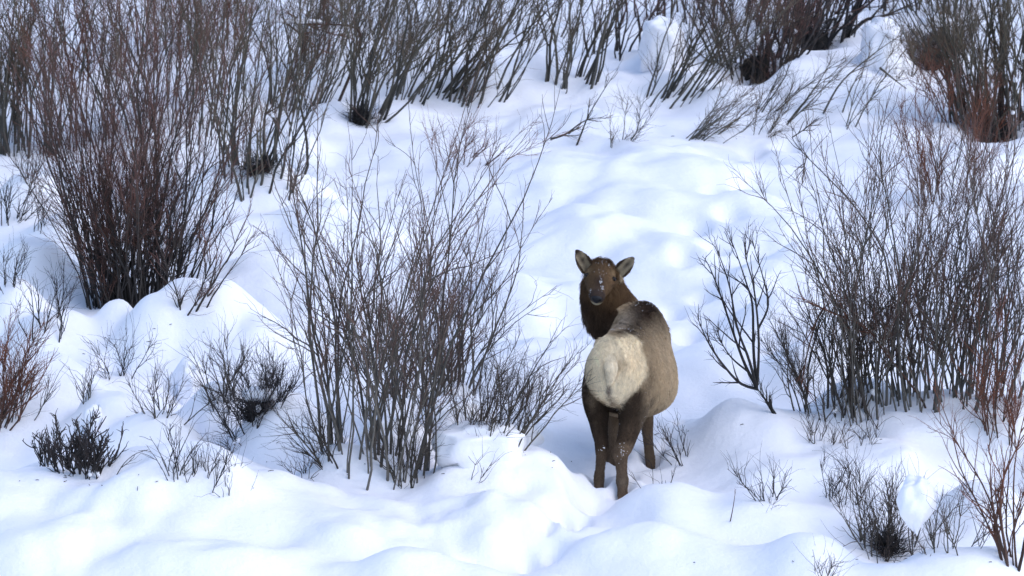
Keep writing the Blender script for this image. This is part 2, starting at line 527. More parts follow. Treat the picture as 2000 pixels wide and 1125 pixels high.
def blob(c, r, rng, nu=12, nv=8, rough=.18):
    """a lumpy closed ball"""
    u = np.arange(nu) / nu * 2 * math.pi
    v = np.linspace(0, math.pi, nv + 1)[1:-1]
    U, V = np.meshgrid(u, v)
    d = np.stack([np.cos(U) * np.sin(V), np.sin(U) * np.sin(V), np.cos(V)], -1).reshape(-1, 3)
    d = np.concatenate([d, [[0, 0, 1], [0, 0, -1]]])
    o = rng.uniform(0, 50, 3)
    k = 1 + rough * (gnoise(d[:, 0] * 1.6 + o[0], d[:, 2] * 1.6 + d[:, 1] * 1.1 + o[1], 5) + .5 * gnoise(d[:, 1] * 3.2 + o[2], d[:, 0] * 3 - d[:, 2] * 2.5 + o[0], 6))
    P = d * k[:, None] * np.asarray(r) + np.asarray(c)
    m = nv - 1
    i = np.arange(m * nu).reshape(m, nu)
    q = np.stack([i[:-1], np.roll(i[:-1], -1, 1), np.roll(i[1:], -1, 1), i[1:]], -1).reshape(-1, 4)[:, ::-1]
    top, bot = m * nu, m * nu + 1
    t1 = np.stack([np.full(nu, top), i[0], np.roll(i[0], -1)], -1)
    t2 = np.stack([np.full(nu, bot), np.roll(i[-1], -1), i[-1]], -1)
    return P, [q, np.concatenate([t1, t2])]


def join(items):
    vs, qs, ts, n = [], [], [], 0
    for v, (q, t) in items:
        vs.append(v); qs.append(q + n); ts.append(t + n); n += len(v)
    return np.concatenate(vs), [np.concatenate(qs), np.concatenate(ts)]


def litter_mass(rng, root, rx, h, c):
    """dark tangle of dead leaves and short twigs in the snow well at a shrub's foot"""
    v, f = join([blob((rng.normal(0, rx * .3), rng.normal(.0, rx * .25), h * rng.uniform(-.15, .12)), np.array([rx * .5, rx * .4, h * .42]) * rng.uniform(.6, 1.0), rng, 18, 12, .6) for k in range(4)])
    mesh_obj('root_crown', v, f, SHADED_LITTER, root)
    m = 320
    p = np.stack([rng.normal(0, rx * .55, m), rng.normal(-rx * .15, rx * .4, m), rng.uniform(-.02, h * .9, m)], 1)
    d = rng.normal(size=(m, 3)) * np.array([1, 1, .7]) + np.array([0, 0, .5]); d /= np.linalg.norm(d, axis=1, keepdims=True)
    W = sprout(rng, p, d, rng.uniform(.06, .3, m), 5, .3, .05, .15)
    tb = tubes(W, np.tile(np.linspace(.0035, .001, 5), (m, 1)), np.tile(np.linspace(0, .6, 5), (m, 1)), 3)
    tag(mesh_obj('litter_twigs', tb[0], tb[1], BARK['black'], root, attrs={'age': ('FLOAT', tb[2])}), kind='stuff')


# ------------------------------------------------------------------ the elk
# Reference frame: metres from the right hind hoof, x to the right, y away along the slope, z up.
ELK = np.array([EX, EY, 0.0])
YAW = math.radians(14.0)
AX = np.array([math.sin(YAW), math.cos(YAW), 0.])           # tail to chest
RT = np.array([math.cos(YAW), -math.sin(YAW), 0.])
UPV = np.array([0., 0., 1.])
TAIL0 = np.array([-.09, 0., 0.])


def cap_loft(rings):
    """rings (M,S,3) -> closed mesh verts, [quads, tris]"""
    R = np.asarray(rings); M, S, _ = R.shape
    V = np.concatenate([R.reshape(-1, 3), R[0].mean(0)[None], R[-1].mean(0)[None]])
    i = np.arange(M * S).reshape(M, S)
    q = np.stack([i[:-1], np.roll(i[:-1], -1, 1), np.roll(i[1:], -1, 1), i[1:]], -1).reshape(-1, 4)
    a, b = M * S, M * S + 1
    t = np.concatenate([np.stack([np.full(S, a), np.roll(i[0], -1), i[0]], -1), np.stack([np.full(S, b), i[-1], np.roll(i[-1], -1)], -1)])
    return V, [q, t]


def resample(K, m):
    """smooth (Catmull-Rom) resampling of key rows K (n,c) to m rows"""
    K = np.asarray(K, float); n = len(K)
    t = np.linspace(0, n - 1 - 1e-9, m); i = t.astype(int); f = (t - i)[:, None]
    p0, p1, p2, p3 = K[np.maximum(i - 1, 0)], K[i], K[np.minimum(i + 1, n - 1)], K[np.minimum(i + 2, n - 1)]
    return .5 * (2 * p1 + (p2 - p0) * f + (2 * p0 - 5 * p1 + 4 * p2 - p3) * f * f + (3 * p1 - p0 - 3 * p2 + p3) * f ** 3)


TH = np.arange(28) / 28 * 2 * math.pi


def sgnpow(v, e):
    return np.sign(v) * np.abs(v) ** e


# torso: s along the spine, top z, bottom z, half width, height of the widest level (0..1)
TORSO = resample([
    (-.085, .99, .88, .03, .5), (-.06, 1.06, .79, .11, .5), (-.01, 1.125, .73, .175, .5), (.07, 1.175, .69, .215, .48), (.18, 1.215, .65, .24, .45), (.32, 1.225, .60, .258, .44),
    (.48, 1.20, .54, .312, .39), (.65, 1.195, .485, .352, .36), (.82, 1.225, .48, .350, .38), (.97, 1.29, .50, .285, .45), (1.10, 1.345, .54, .235, .48),
    (1.22, 1.32, .60, .20, .5), (1.34, 1.22, .70, .15, .5), (1.42, 1.08, .82, .06, .5)], 40)


def torso_loft():
    rings = []
    for s, zt, zb, hw, wl in TORSO:
        zc = zb + (zt - zb) * wl
        c, sn = np.cos(TH), np.sin(TH)
        xx = hw * sgnpow(c, .92)
        # shoulders and loin narrow towards the spine
        zz = zc + np.where(sn > 0, (zt - zc) * sgnpow(sn, .96), (zc - zb) * sgnpow(sn, .90))
        xx = xx * np.where(sn > 0, 1 - .16 * sn ** 2, 1 - .05 * sn ** 2)
        rings.append(TAIL0 + AX * s + RT * xx[:, None] + UPV * zz[:, None])
    return cap_loft(np.array(rings)[:, ::-1])


def limb_loft(keys, m=26, fore=AX):
    """keys: x, y, z, lateral radius, fore-aft radius; rings square to the path"""
    K = resample(keys, m)
    P = K[:, :3]; T = np.gradient(P, axis=0); T /= np.linalg.norm(T, axis=1, keepdims=True)
    rings = []
    for p, t, k in zip(P, T, K):
        f = fore - t * np.dot(fore, t); f /= np.linalg.norm(f) + 1e-9
        l = np.cross(f, t)
        rings.append(p + np.cos(TH)[:, None] * l * k[3] + np.sin(TH)[:, None] * f * k[4])
    return cap_loft(rings)


HIND_R = [(.03, .25, .98, .11, .17), (.070, .24, .82, .150, .225), (.084, .26, .69, .128, .20), (.082, .25, .57, .100, .145), (.052, .17, .45, .074, .098),
          (.020, .08, .365, .066, .074), (-.012, .020, .31, .060, .066), (-.008, .035, .24, .046, .048), (-.002, .04, .15, .038, .042), (.003, .045, .085, .047, .05), (.004, .02, .025, .034, .038), (.005, -.01, -.05, .040, .048), (.005, -.02, -.24, .045, .055)]
HIND_L = [(-.165, .28, .98, .09, .16), (-.178, .28, .82, .112, .21), (-.186, .33, .69, .098, .18), (-.184, .35, .56, .076, .125), (-.174, .30, .45, .058, .085),
          (-.160, .22, .37, .048, .062), (-.154, .185, .315, .050, .056), (-.160, .185, .24, .038, .042), (-.170, .19, .15, .033, .038), (-.176, .195, .09, .040, .044), (-.178, .17, .03, .034, .038), (-.178, .14, -.05, .036, .042), (-.178, .13, -.24, .04, .05)]
FORE_R = [(.17, 1.10, .90, .10, .16), (.195, 1.09, .74, .095, .13), (.213, 1.07, .60, .068, .085), (.220, 1.05, .47, .050, .058), (.222, 1.04, .36, .045, .048), (.226, 1.04, .28, .038, .040), (.236, 1.04, .17, .034, .036), (.245, 1.03, .10, .038, .042), (.25, 1.02, .03, .034, .038), (.25, 1.01, -.2, .04, .05)]
FORE_L = [(.05, 1.12, .90, .09, .15), (.01, 1.10, .74, .085, .12), (-.028, 1.07, .58, .062, .078), (-.045, 1.04, .46, .048, .054), (-.052, 1.02, .36, .044, .047), (-.056, 1.02, .27, .036, .038), (-.062, 1.02, .15, .034, .036), (-.065, 1.01, .05, .036, .04), (-.065, 1.0, -.2, .04, .05)]
NECK = [(.17, 1.00, 1.03, .24, .26), (.12, 1.16, 1.06, .235, .25), (.03, 1.30, 1.12, .215, .225), (-.060, 1.36, 1.22, .185, .195), (-.112, 1.33, 1.345, .148, .155), (-.138, 1.25, 1.46, .116, .124), (-.148, 1.16, 1.55, .098, .102), (-.150, 1.09, 1.59, .082, .085)]
HA = np.array([-.142, 1.165, 1.615]); HB = np.array([-.190, .700, 1.430])
HD = (HB - HA) / np.linalg.norm(HB - HA)
_r = np.array([1., 0, -.115]); _r -= HD * np.dot(_r, HD); HR = _r / np.linalg.norm(_r)
HU = np.cross(HR, HD); HU *= np.sign(HU[2])
# head: distance from the poll, half width, up, down
HEAD = resample([(-.01, .055, .05, .06), (.04, .088, .078, .09), (.10, .114, .092, .118), (.165, .120, .088, .132), (.21, .117, .080, .134), (.265, .103, .068, .126), (.33, .083, .058, .108),
                 (.39, .066, .050, .088), (.43, .064, .047, .084), (.47, .060, .043, .076), (.495, .048, .034, .058), (.507, .022, .016, .026)], 36)


def head_loft():
    rings = []
    for t, hw, u, dn in HEAD:
        c, s = np.cos(TH), np.sin(TH)
        # brow ridge wide, bridge narrower, jaw narrow below
        w = hw * np.where(s > 0, 1 - .22 * s ** 2, 1 - .30 * s ** 2)
        rings.append(HA + HD * t + HR * (sgnpow(c, .9) * w)[:, None] + HU * np.where(s > 0, u * sgnpow(s, .85), dn * s)[:, None])
    return cap_loft(rings)


def px_elk(px, py, y):
    """photo pixel on the elk at reference depth y -> reference frame"""
    r = ray(px, py); t = (EY + y - CAM[1]) / r[1]
    return CAM + r * t - ELK


EAR_L = (px_elk(1153, 533, 1.10), px_elk(1125, 488, 1.06))
EAR_R = (px_elk(1205, 538, 1.10), px_elk(1238, 502, 1.07))


def ear_loft(base, tip, cup):
    """a cupped leaf: thin shell open towards `cup`"""
    ax = tip - base; L = np.linalg.norm(ax); ax /= L
    n = cup - ax * np.dot(cup, ax); n /= np.linalg.norm(n)
    l = np.cross(ax, n)
    rings = []
    for t in np.linspace(-.12, 1, 22):
        w = .060 * max(.02, math.sin(math.pi * min(1., max(0., (t + .22) / 1.24)) ** .9)) ** .75 if t < 1 else .004
        if t < .1: w = max(w * .9, .030)
        depth = .034 * (1 - .55 * max(t, 0)) * min(1., w / .04)
        a = np.linspace(-1.25, 1.25, 14)
        outer = l * (np.sin(a) / math.sin(1.25) * w)[:, None] + n * (-(np.cos(a) - math.cos(1.25)) * depth * 1.45)[:, None]
        inner = outer[::-1] + n * (.017 * np.maximum(np.cos(a[::-1]), .0) ** .3 + .005)[:, None]
        rings.append(base + ax * L * t + np.concatenate([outer, inner]))
    return cap_loft(rings)


TAILP = [(-.085, -.03, 1.06, .035, .03), (-.088, -.085, 1.01, .042, .034), (-.094, -.104, .955, .034, .026), (-.099, -.108, .905, .022, .018), (-.100, -.108, .885, .010, .009)]
PIECES = [torso_loft(), limb_loft(HIND_R), limb_loft(HIND_L), limb_loft(FORE_R), limb_loft(FORE_L), limb_loft(NECK, 24, np.array([0., -.2, 1.])), head_loft(),
          ear_loft(*EAR_L, np.array([.25, -1., -.05])), ear_loft(*EAR_R, np.array([.0, -1., -.1])), limb_loft(TAILP, 14)]
for sg_ in (-1, 1):                                          # hip bones and shoulder blades
    PIECES.append(limb_loft([(*(TAIL0 + AX * .20 + RT * sg_ * .11 + UPV * 1.09), .03, .03), (*(TAIL0 + AX * .30 + RT * sg_ * .135 + UPV * 1.115), .058, .058), (*(TAIL0 + AX * .40 + RT * sg_ * .13 + UPV * 1.08), .03, .03)], 10, UPV))
    PIECES.append(limb_loft([(*(TAIL0 + AX * 1.02 + RT * sg_ * .08 + UPV * 1.28), .05, .05), (*(TAIL0 + AX * 1.0 + RT * sg_ * .13 + UPV * 1.10), .09, .12), (*(TAIL0 + AX * 1.05 + RT * sg_ * .16 + UPV * .86), .09, .12)], 12, AX))


def fuse(pieces, voxel):
    """weld overlapping closed pieces into ONE continuous surface"""
    V, F = join(pieces)
    tmp = mesh_obj('fuse', V, F, SNOW)
    md = tmp.modifiers.new('r', 'REMESH'); md.mode = 'VOXEL'; md.voxel_size = voxel; md.adaptivity = 0.
    ev = tmp.evaluated_get(bpy.context.evaluated_depsgraph_get())
    me = ev.to_mesh()
    nv, nf = len(me.vertices), len(me.polygons)
    co = np.zeros(nv * 3, np.float32); me.vertices.foreach_get('co', co)
    vi = np.zeros(len(me.loops), np.int32); me.loops.foreach_get('vertex_index', vi)
    ed = np.zeros(len(me.edges) * 2, np.int32); me.edges.foreach_get('vertices', ed)
    ev.to_mesh_clear()
    old = tmp.data; bpy.data.objects.remove(tmp); bpy.data.meshes.remove(old)
    return co.reshape(-1, 3).astype(float), vi.reshape(-1, 4), ed.reshape(-1, 2)


def path_dist(P, keys, m=60):
    """distance to a limb's centre line divided by its radius, and the param"""
    K = resample(keys, m)
    best = np.full(len(P), 1e9); par = np.zeros(len(P))
    for i, k in enumerate(K):
        d = np.linalg.norm(P - k[:3], axis=1) / max(.5 * (k[3] + k[4]), .02)
        w = d < best; best[w] = d[w]; par[w] = i / (m - 1)
    return best, par


EV, EF, EE = fuse(PIECES, .0085)
_head_t = (EV - HA) @ HD
_head_l = np.linalg.norm((EV - HA) - _head_t[:, None] * HD, axis=1)
is_head = (_head_t > -.13) & (_head_t < .56) & (_head_l < .30) & (EV[:, 2] > 1.33) & (EV[:, 0] < .08) & (_head_t > -.05 + .0 * _head_l)
d_ear = np.minimum(path_dist(EV, [(*EAR_L[0], .05, .05), (*EAR_L[1], .05, .05)])[0], path_dist(EV, [(*EAR_R[0], .05, .05), (*EAR_R[1], .05, .05)])[0])
wsm = np.where(is_head, .35, 1.0) * np.where(d_ear < 1.15, .3, 1.)
deg = np.zeros(len(EV)); np.add.at(deg, EE.ravel(), 1)
for it in range(22):
    acc = np.zeros_like(EV)
    for c_ in range(3):
        acc[:, c_] = np.bincount(EE[:, 0], EV[EE[:, 1], c_], len(EV)) + np.bincount(EE[:, 1], EV[EE[:, 0], c_], len(EV))
    lap = acc / deg[:, None] - EV
    f_ = .6 if it % 2 == 0 else -.50
    if it > 17: f_ = .3
    EV = EV + lap * (f_ * wsm)[:, None]


def coat(P, N):
    """fur colour at points P (reference frame) with normals N"""
    s = (P - TAIL0) @ AX; lx = (P - TAIL0) @ RT; z = P[:, 2]
    nz1 = gnoise(P[:, 0] * 9 + P[:, 1] * 4, P[:, 2] * 9 - P[:, 1] * 5, 31)
    nz2 = gnoise(P[:, 0] * 30 + P[:, 1] * 13, P[:, 2] * 26 - P[:, 1] * 17, 32)
    col = np.tile(np.array([.46, .345, .22]), (len(P), 1))
    def mix(c, w):
        nonlocal col
        w = np.clip(w, 0, 1)[:, None]
        col = col * (1 - w) + np.array(c) * w
    top = sstep(.35, .9, N[:, 2])
    mix((.58, .45, .305), sstep(.1, .30, np.abs(lx)) * .7 * sstep(.4, .7, s))          # paler flank
    mix((.20, .145, .098), sstep(.70, .50, z) * sstep(.35, .6, s) * .6)                 # darker belly edge
    # dorsal stripe and dark withers
    mix((.060, .036, .022), np.exp(-((lx - .02) / .095) ** 2) * sstep(.16, .32, s) * (.85 + .25 * nz1) * (z > 1.05))
    mix((.048, .027, .017), np.exp(-(((s - 1.02) / .16) ** 2 + ((lx - .05) / .11) ** 2)) * (z > 1.05) * 1.3)
    mix((.36, .295, .23), np.exp(-(((s - .86) / .16) ** 2 + ((lx + .10) / .09) ** 2)) * (z > 1.0))
    # legs
    dl = [path_dist(P, k) for k in (HIND_R, HIND_L, FORE_R, FORE_L)]
    for i, (d, par) in enumerate(dl):
        w = sstep(1.55, 1.1, d)
        low = sstep(.02, .09, par)
        if i == 0:
            outer = sstep(-.02, .12, (P - np.array([.07, .26, .6])) @ (RT * .8 + AX * .6))
            mix((.185, .138, .095), w * low * sstep(.80, .62, z))
            mix((.056, .036, .023), w * low * (1 - outer) * sstep(.88, .78, z) * sstep(.33, .40, z))
            mix((.135, .090, .058), w * sstep(.42, .34, z))
            mix((.17, .125, .085), w * np.exp(-((z - .085) / .035) ** 2) * .8)
        elif i == 1:
            mix((.050, .032, .021), w * low * sstep(1.02, .86, z + .6 * (P[:, 0] + .2)))
            mix((.120, .080, .052), w * sstep(.36, .26, z))
        else:
            mix((.135, .092, .060), w * sstep(.70, .58, z))
    # cream rump patch
    rear = sstep(.30, .18, s - .10 * sstep(1.1, 1.2, z))
    lower = sstep(-.03, .05, z - (.645 + 1.30 * np.maximum(np.abs(lx - .01) - .02, 0) ** 1.08) + .02 * nz1)
    side = sstep(.245, .205, np.abs(lx - .015) + .012 * nz1)
    patch = rear * lower * side * sstep(1.235, 1.19, z + .02 * nz1)
    rim = sstep(.34, .24, s) * sstep(.10, .3, lower) * (z < 1.2)
    mix((.085, .055, .035), sstep(.42, .26, s) * np.exp(-((np.abs(lx - .015) - .262) / .042) ** 2) * sstep(.66, .80, z) * .85)
    mix((.85, .73, .53), patch)
    mix((.42, .28, .14), patch * np.exp(-(((lx - .10) / .09) ** 2 + ((z - 1.02) / .07) ** 2)) * .45)
    mix((.22, .13, .07), patch * np.exp(-((lx - .02) / .035) ** 2) * sstep(.80, .70, z) * .6)
    mix((.10, .075, .08), np.exp(-(((lx + .002) / .022) ** 2 + ((z - .825) / .045) ** 2)) * (s < .12) * .95)
    mix((.20, .13, .085), patch * np.exp(-((lx - .0) / .011) ** 2) * sstep(.86, .82, z) * .65)
    tl = path_dist(P, TAILP)[0]
    mix((.84, .73, .55), sstep(1.5, 1.15, tl) * (s < .02))
    mix((.34, .22, .12), patch * np.exp(-((tl - 1.75) / .28) ** 2) * .35 * (z < 1.06))  # soft shade round the tail's edge, painted into the coat
    # neck and head
    dn, pn = path_dist(P, NECK)
    wn = sstep(1.28, 1.05, dn) * sstep(.30, .46, pn + .10 * nz1)
    wn = np.maximum(wn, (P[:, 0] < .0) * (s > 1.0) * (z > .95) * (lx < -.12))
    mix((.062, .036, .021), wn)
    mix((.150, .085, .042), wn * sstep(1.28, 1.45, z + .05 * nz1 + .4 * (P[:, 0] + .12)) * .8)
    ht = (P - HA) @ HD; hl = (P - HA) @ HR; hu = (P - HA) @ HU
    inh = (ht > -.06) & (ht < .56) & (np.abs(hl) < .15) & (hu > -.15) & (hu < .16)
    hw = inh * sstep(-.06, .02, ht)
    mix((.120, .070, .035), hw)
    mix((.080, .042, .022), hw * sstep(.04, .08, hu) * sstep(.12, .04, ht))
    mix((.058, .036, .024), hw * np.exp(-(hl / .045) ** 2) * sstep(.22, .30, ht) * sstep(.0, .03, hu))
    mix((.24, .16, .085), hw * np.exp(-(((np.abs(hl) - .10) / .03) ** 2 + ((ht - .17) / .04) ** 2 + ((hu - .055) / .025) ** 2)))
    mix((.19, .112, .048), hw * sstep(-.02, -.08, hu) * sstep(.12, .3, ht) * .6)
    mix((.040, .026, .020), hw * sstep(.40, .46, ht) * sstep(-.055, -.02, hu))
    mix((.46, .40, .28), hw * sstep(.41, .445, ht) * np.exp(-((hu + .052) / .014) ** 2))
    mix((.05, .032, .02), hw * np.exp(-((hl / .018) ** 2 + ((hu + .085) / .016) ** 2)) * sstep(.38, .42, ht))
    # ears: dark rim and back, pale grey-buff inside
    for (b_, t_), cup in ((EAR_L, np.array([.25, -1., -.05])), (EAR_R, np.array([.0, -1., -.1]))):
        de, pe = path_dist(P, [(*b_, .05, .05), (*t_, .05, .05)])
        ax = (t_ - b_) / np.linalg.norm(t_ - b_); n = cup - ax * np.dot(cup, ax); n /= np.linalg.norm(n); l = np.cross(ax, n)
        q = P - b_; la = np.abs(q @ l); k = q @ ax
        we = sstep(1.25, 1.05, de) * (k > .02) * (1 - inh * sstep(.06, .02, k))
        mix((.050, .032, .022), we)
        ins = we * sstep(.15, .5, N @ n) * sstep(.047, .030, la) * sstep(.215, .17, k)
        mix((.36, .29, .20), ins)
        mix((.10, .075, .055), ins * np.exp(-((la / .016) ** 2 + ((k - .12) / .05) ** 2)))
    return np.clip(col * (1 + .16 * nz1 + .14 * nz2)[:, None], .008, .92)


def normals(V, F):
    a, b, c = V[F[:, 0]], V[F[:, 1]], V[F[:, 2]]; d = V[F[:, 3]]
    fn = np.cross(c - a, d - b)
    vn = np.zeros_like(V)
    for k in range(4):
        for c_ in range(3):
            vn[:, c_] += np.bincount(F[:, k], fn[:, c_], len(V))
    return fn, vn / (np.linalg.norm(vn, axis=1, keepdims=True) + 1e-12)


FN, VN = normals(EV, EF)
# make sure normals point outwards
if np.sum(FN * (EV[EF].mean(1) - EV.mean(0)), axis=1).sum() < 0:
    EF = EF[:, ::-1]; FN, VN = normals(EV, EF)
ECOL = coat(EV, VN)


def mat_fur(name, rough):
    m, nt, b = new_mat(name)
    at = nt.nodes.new('ShaderNodeAttribute'); at.attribute_name = 'coat'
    nt.links.new(at.outputs['Color'], b.inputs['Base Color'])
    b.inputs['Roughness'].default_value = rough
    b.inputs['Specular IOR Level'].default_value = .2
    return m


FURSKIN = mat_fur('elk_skin_fur', .9)
FUR = mat_fur('elk_fur', .75)
elk = empty('elk', ELK)
tag(elk, 'brown cow elk standing in snow, pale rump to camera, head turned back', 'elk')
rgba = np.concatenate([ECOL, np.ones((len(ECOL), 1))], 1)
mesh_obj('body', EV, EF, FURSKIN, elk, attrs={'coat': ('FLOAT_COLOR', rgba)})

# fur strands
def elk_fur(count, seed=5):
    rng = np.random.default_rng(seed)
    area = np.linalg.norm(FN, axis=1) * .5
    ctr = EV[EF].mean(1)
    keep = ctr[:, 2] > -.02
    w = area * keep
    # denser on the head, where hairs are short
    ht = (ctr - HA) @ HD
    w = w * np.where((ctr[:, 2] > 1.36) & (ctr[:, 0] < .05), 2.2, 1.)
    f = rng.choice(len(EF), count, p=w / w.sum())
    uv = rng.uniform(0, 1, (count, 2))
    q = EV[EF[f]]
    P = (q[:, 0] * (1 - uv[:, :1]) + q[:, 1] * uv[:, :1]) * (1 - uv[:, 1:]) + (q[:, 3] * (1 - uv[:, :1]) + q[:, 2] * uv[:, :1]) * uv[:, 1:]
    N = VN[EF[f]].mean(1); N /= np.linalg.norm(N, axis=1, keepdims=True)
    C = coat(P, N)
    s = (P - TAIL0) @ AX; z = P[:, 2]
    flow = np.tile(-AX * .75 + np.array([0, 0, -.65]), (count, 1))
    L = np.full(count, .032)
    dn, pn = path_dist(P, NECK)
    neck = sstep(1.3, 1.05, dn) * sstep(.28, .45, pn)
    flow = flow * (1 - neck[:, None]) + np.array([.05, .1, -1.]) * neck[:, None]
    L = L * (1 - neck) + .078 * neck
    withers = np.exp(-(((s - 1.02) / .2) ** 2)) * (z > 1.15)
    L = L + .018 * withers
    leg = sstep(.62, .50, z)
    flow = flow * (1 - leg[:, None]) + np.array([0, 0, -1.]) * leg[:, None]
    L = L * (1 - leg) + .015 * leg
    ht = (P - HA) @ HD; hl = (P - HA) @ HR; hu = (P - HA) @ HU
    inh = ((ht > -.04) & (ht < .56) & (np.abs(hl) < .14) & (hu > -.14) & (hu < .14)).astype(float)
    tuft = (np.exp(-((ht - .04) / .07) ** 2) * (hu > .045))[:, None]
    fh = -HD * .8 + HR * np.sign(hl)[:, None] * .3 - HU * .35 + (HU * 1.2 + HD * .6) * tuft
    flow = flow * (1 - inh[:, None]) + fh * inh[:, None]
    Lh = np.where(ht > .40, .004, np.where(ht > .22, .009, .014)) + .040 * np.exp(-((ht - .04) / .06) ** 2) * (hu > .045) + .02 * sstep(-.05, -.10, hu) * sstep(.35, .2, ht)
    L = L * (1 - inh) + Lh * inh
    for b_, t_ in (EAR_L, EAR_R):
        de, pe = path_dist(P, [(*b_, .05, .05), (*t_, .05, .05)])
        e = ((de < 1.2) & (pe > .12)).astype(float)
        ax = (t_ - b_) / np.linalg.norm(t_ - b_)
        flow = flow * (1 - e[:, None]) + ax * e[:, None]
        L = L * (1 - e) + .010 * e
    L = L * rng.uniform(.6, 1.3, count)
    flow = flow + rng.normal(0, .22, (count, 3))
    # clumping: neighbouring strands share a deflection
    cl = np.stack([gnoise(P[:, 0] * 45 + P[:, 1] * 20, P[:, 2] * 45 + k * 17., 40 + k) for k in range(3)], 1)
    flow = flow + cl * .8
    tg = flow - N * (flow * N).sum(1, keepdims=True); tg /= np.linalg.norm(tg, axis=1, keepdims=True) + 1e-9
    lift = (.55 + .35 * neck * (1 - inh))[:, None] + .5 * tuft * inh[:, None]
    d0 = tg * .75 + N * lift
    d1 = tg * .97 + N * .22 + np.array([0, 0, -.12])
    pts = np.zeros((count, 3, 3), np.float32)
    pts[:, 0] = P - N * .002
    pts[:, 1] = P + d0 * (L * .45)[:, None]
    pts[:, 2] = pts[:, 1] + d1 * (L * .55)[:, None]
    hc = bpy.data.hair_curves.new('fur')
    hc.add_curves([3] * count)
    hc.attributes['position'].data.foreach_set('vector', pts.ravel())
    rad = hc.attributes.get('radius') or hc.attributes.new('radius', 'FLOAT', 'POINT')
    rad.data.foreach_set('value', np.tile(np.array([.0012, .0009, .0003], np.float32), count))
    ca = hc.attributes.new('coat', 'FLOAT_COLOR', 'CURVE')
    C = C * np.where(C.max(1) > .4, rng.uniform(.78, 1.2, count), rng.uniform(.6, 1.45, count))[:, None]
    ca.data.foreach_set('color', np.concatenate([C, np.ones((count, 1))], 1).astype(np.float32).ravel())
    hc.materials.append(FUR)
    o = bpy.data.objects.new('fur', hc)
    COL.objects.link(o); o.parent = elk
    tag(o, kind='stuff')
    return P, N


elk_fur(160000)


def gloss(name, c, rough, coat_=0.):
    m, nt, b = new_mat(name)
    n = nt.nodes.new('ShaderNodeTexNoise'); n.inputs['Scale'].default_value = 120.
    bp = nt.nodes.new('ShaderNodeBump'); bp.inputs['Strength'].default_value = .15; bp.inputs['Distance'].default_value = .002
    nt.links.new(n.outputs['Fac'], bp.inputs['Height']); nt.links.new(bp.outputs['Normal'], b.inputs['Normal'])
    b.inputs['Base Color'].default_value = (*c, 1); b.inputs['Roughness'].default_value = rough
    b.inputs['Coat Weight'].default_value = coat_; b.inputs['Specular IOR Level'].default_value = .25
    return m


EYEMAT = gloss('eye_dark', (.004, .003, .003), .15, .0)
NOSEMAT = gloss('nose_skin', (.012, .012, .015), .55)
NOSTRIL = gloss('nostril_dark', (.004, .003, .003), .7)
LID = gloss('eyelid_skin', (.02, .012, .009), .6)


def hp(t, l, u):
    return HA + HD * t + HR * l + HU * u


rngE = np.random.default_rng(3)
for sgn in (-1, 1):
    c_ = hp(.205, sgn * .1045, .030)
    v, f = blob((0, 0, 0), (.0205, .0205, .0205), rngE, 20, 14, 0.)
    e = mesh_obj('eye', v + c_, f, EYEMAT, elk)
    # lids: a rim ring round the eye
    ang = np.linspace(0, 2 * math.pi, 25)[:-1]
    out = HR * sgn * .80 + HD * .60; out /= np.linalg.norm(out)
    side = np.cross(HU, out); side /= np.linalg.norm(side); upn = np.cross(out, side)
    ringp = c_ + out * .0105 + (np.cos(ang)[:, None] * side * .0195 + np.sin(ang)[:, None] * upn * .0145)
    ringp = np.concatenate([ringp, ringp[:2]])
    v, q, g = tubes(ringp[None], np.full((1, 26), .0050), np.zeros((1, 26)), 6)
    mesh_obj('eyelid', v, q, LID, e)

# nose pad: rounded heart, two nostrils
def nose_pad():
    rings = []
    for t, k in ((.468, 1.02), (.49, 1.02), (.503, .93), (.511, .72), (.515, .40)):
        c, s = np.cos(TH), np.sin(TH)
        w = .0455 * (1 + .10 * s) ; u = np.where(s > 0, .033, .040)
        w = w * np.where(s < -.2, 1 - .42 * ((-s - .2) / .8), 1.)
        rings.append(HA + HD * t + HR * (c * w * k)[:, None] + HU * (-.004 + s * u * k)[:, None])
    return cap_loft(rings)


v, f = nose_pad()
nose = mesh_obj('nose', v, f, NOSEMAT, elk)
for sgn in (-1, 1):
    v, f = blob((0, 0, 0), (.0115, .010, .0135), rngE, 14, 10, .15)
    mesh_obj('nostril', v + hp(.505, sgn * .026, .000), f, NOSTRIL, nose)

# dusting of snow on the face, back and hocks: tiny grains
def grains(spots, name='snow_dusting', seed=9):
    rng = np.random.default_rng(seed)
    from mathutils import Vector
    from mathutils.bvhtree import BVHTree
    bvh = BVHTree.FromPolygons([tuple(p) for p in EV], [tuple(int(i) for i in q) for q in EF])
    bl = []
    for c, r, n, size, off in spots:
        for k in range(n):
            p = c + rng.normal(0, 1, 3) * r
            loc, nor, ix, d = bvh.find_nearest(Vector(p))
            if loc is None: continue
            bl.append(blob(np.array(loc) + np.array(nor) * off, size * rng.uniform(.5, 1.4) * np.array([1.2, 1., .8]), rng, 6, 4, .3))
    v, f = join(bl)
    tag(mesh_obj(name, v, f, SNOW, elk), kind='stuff')


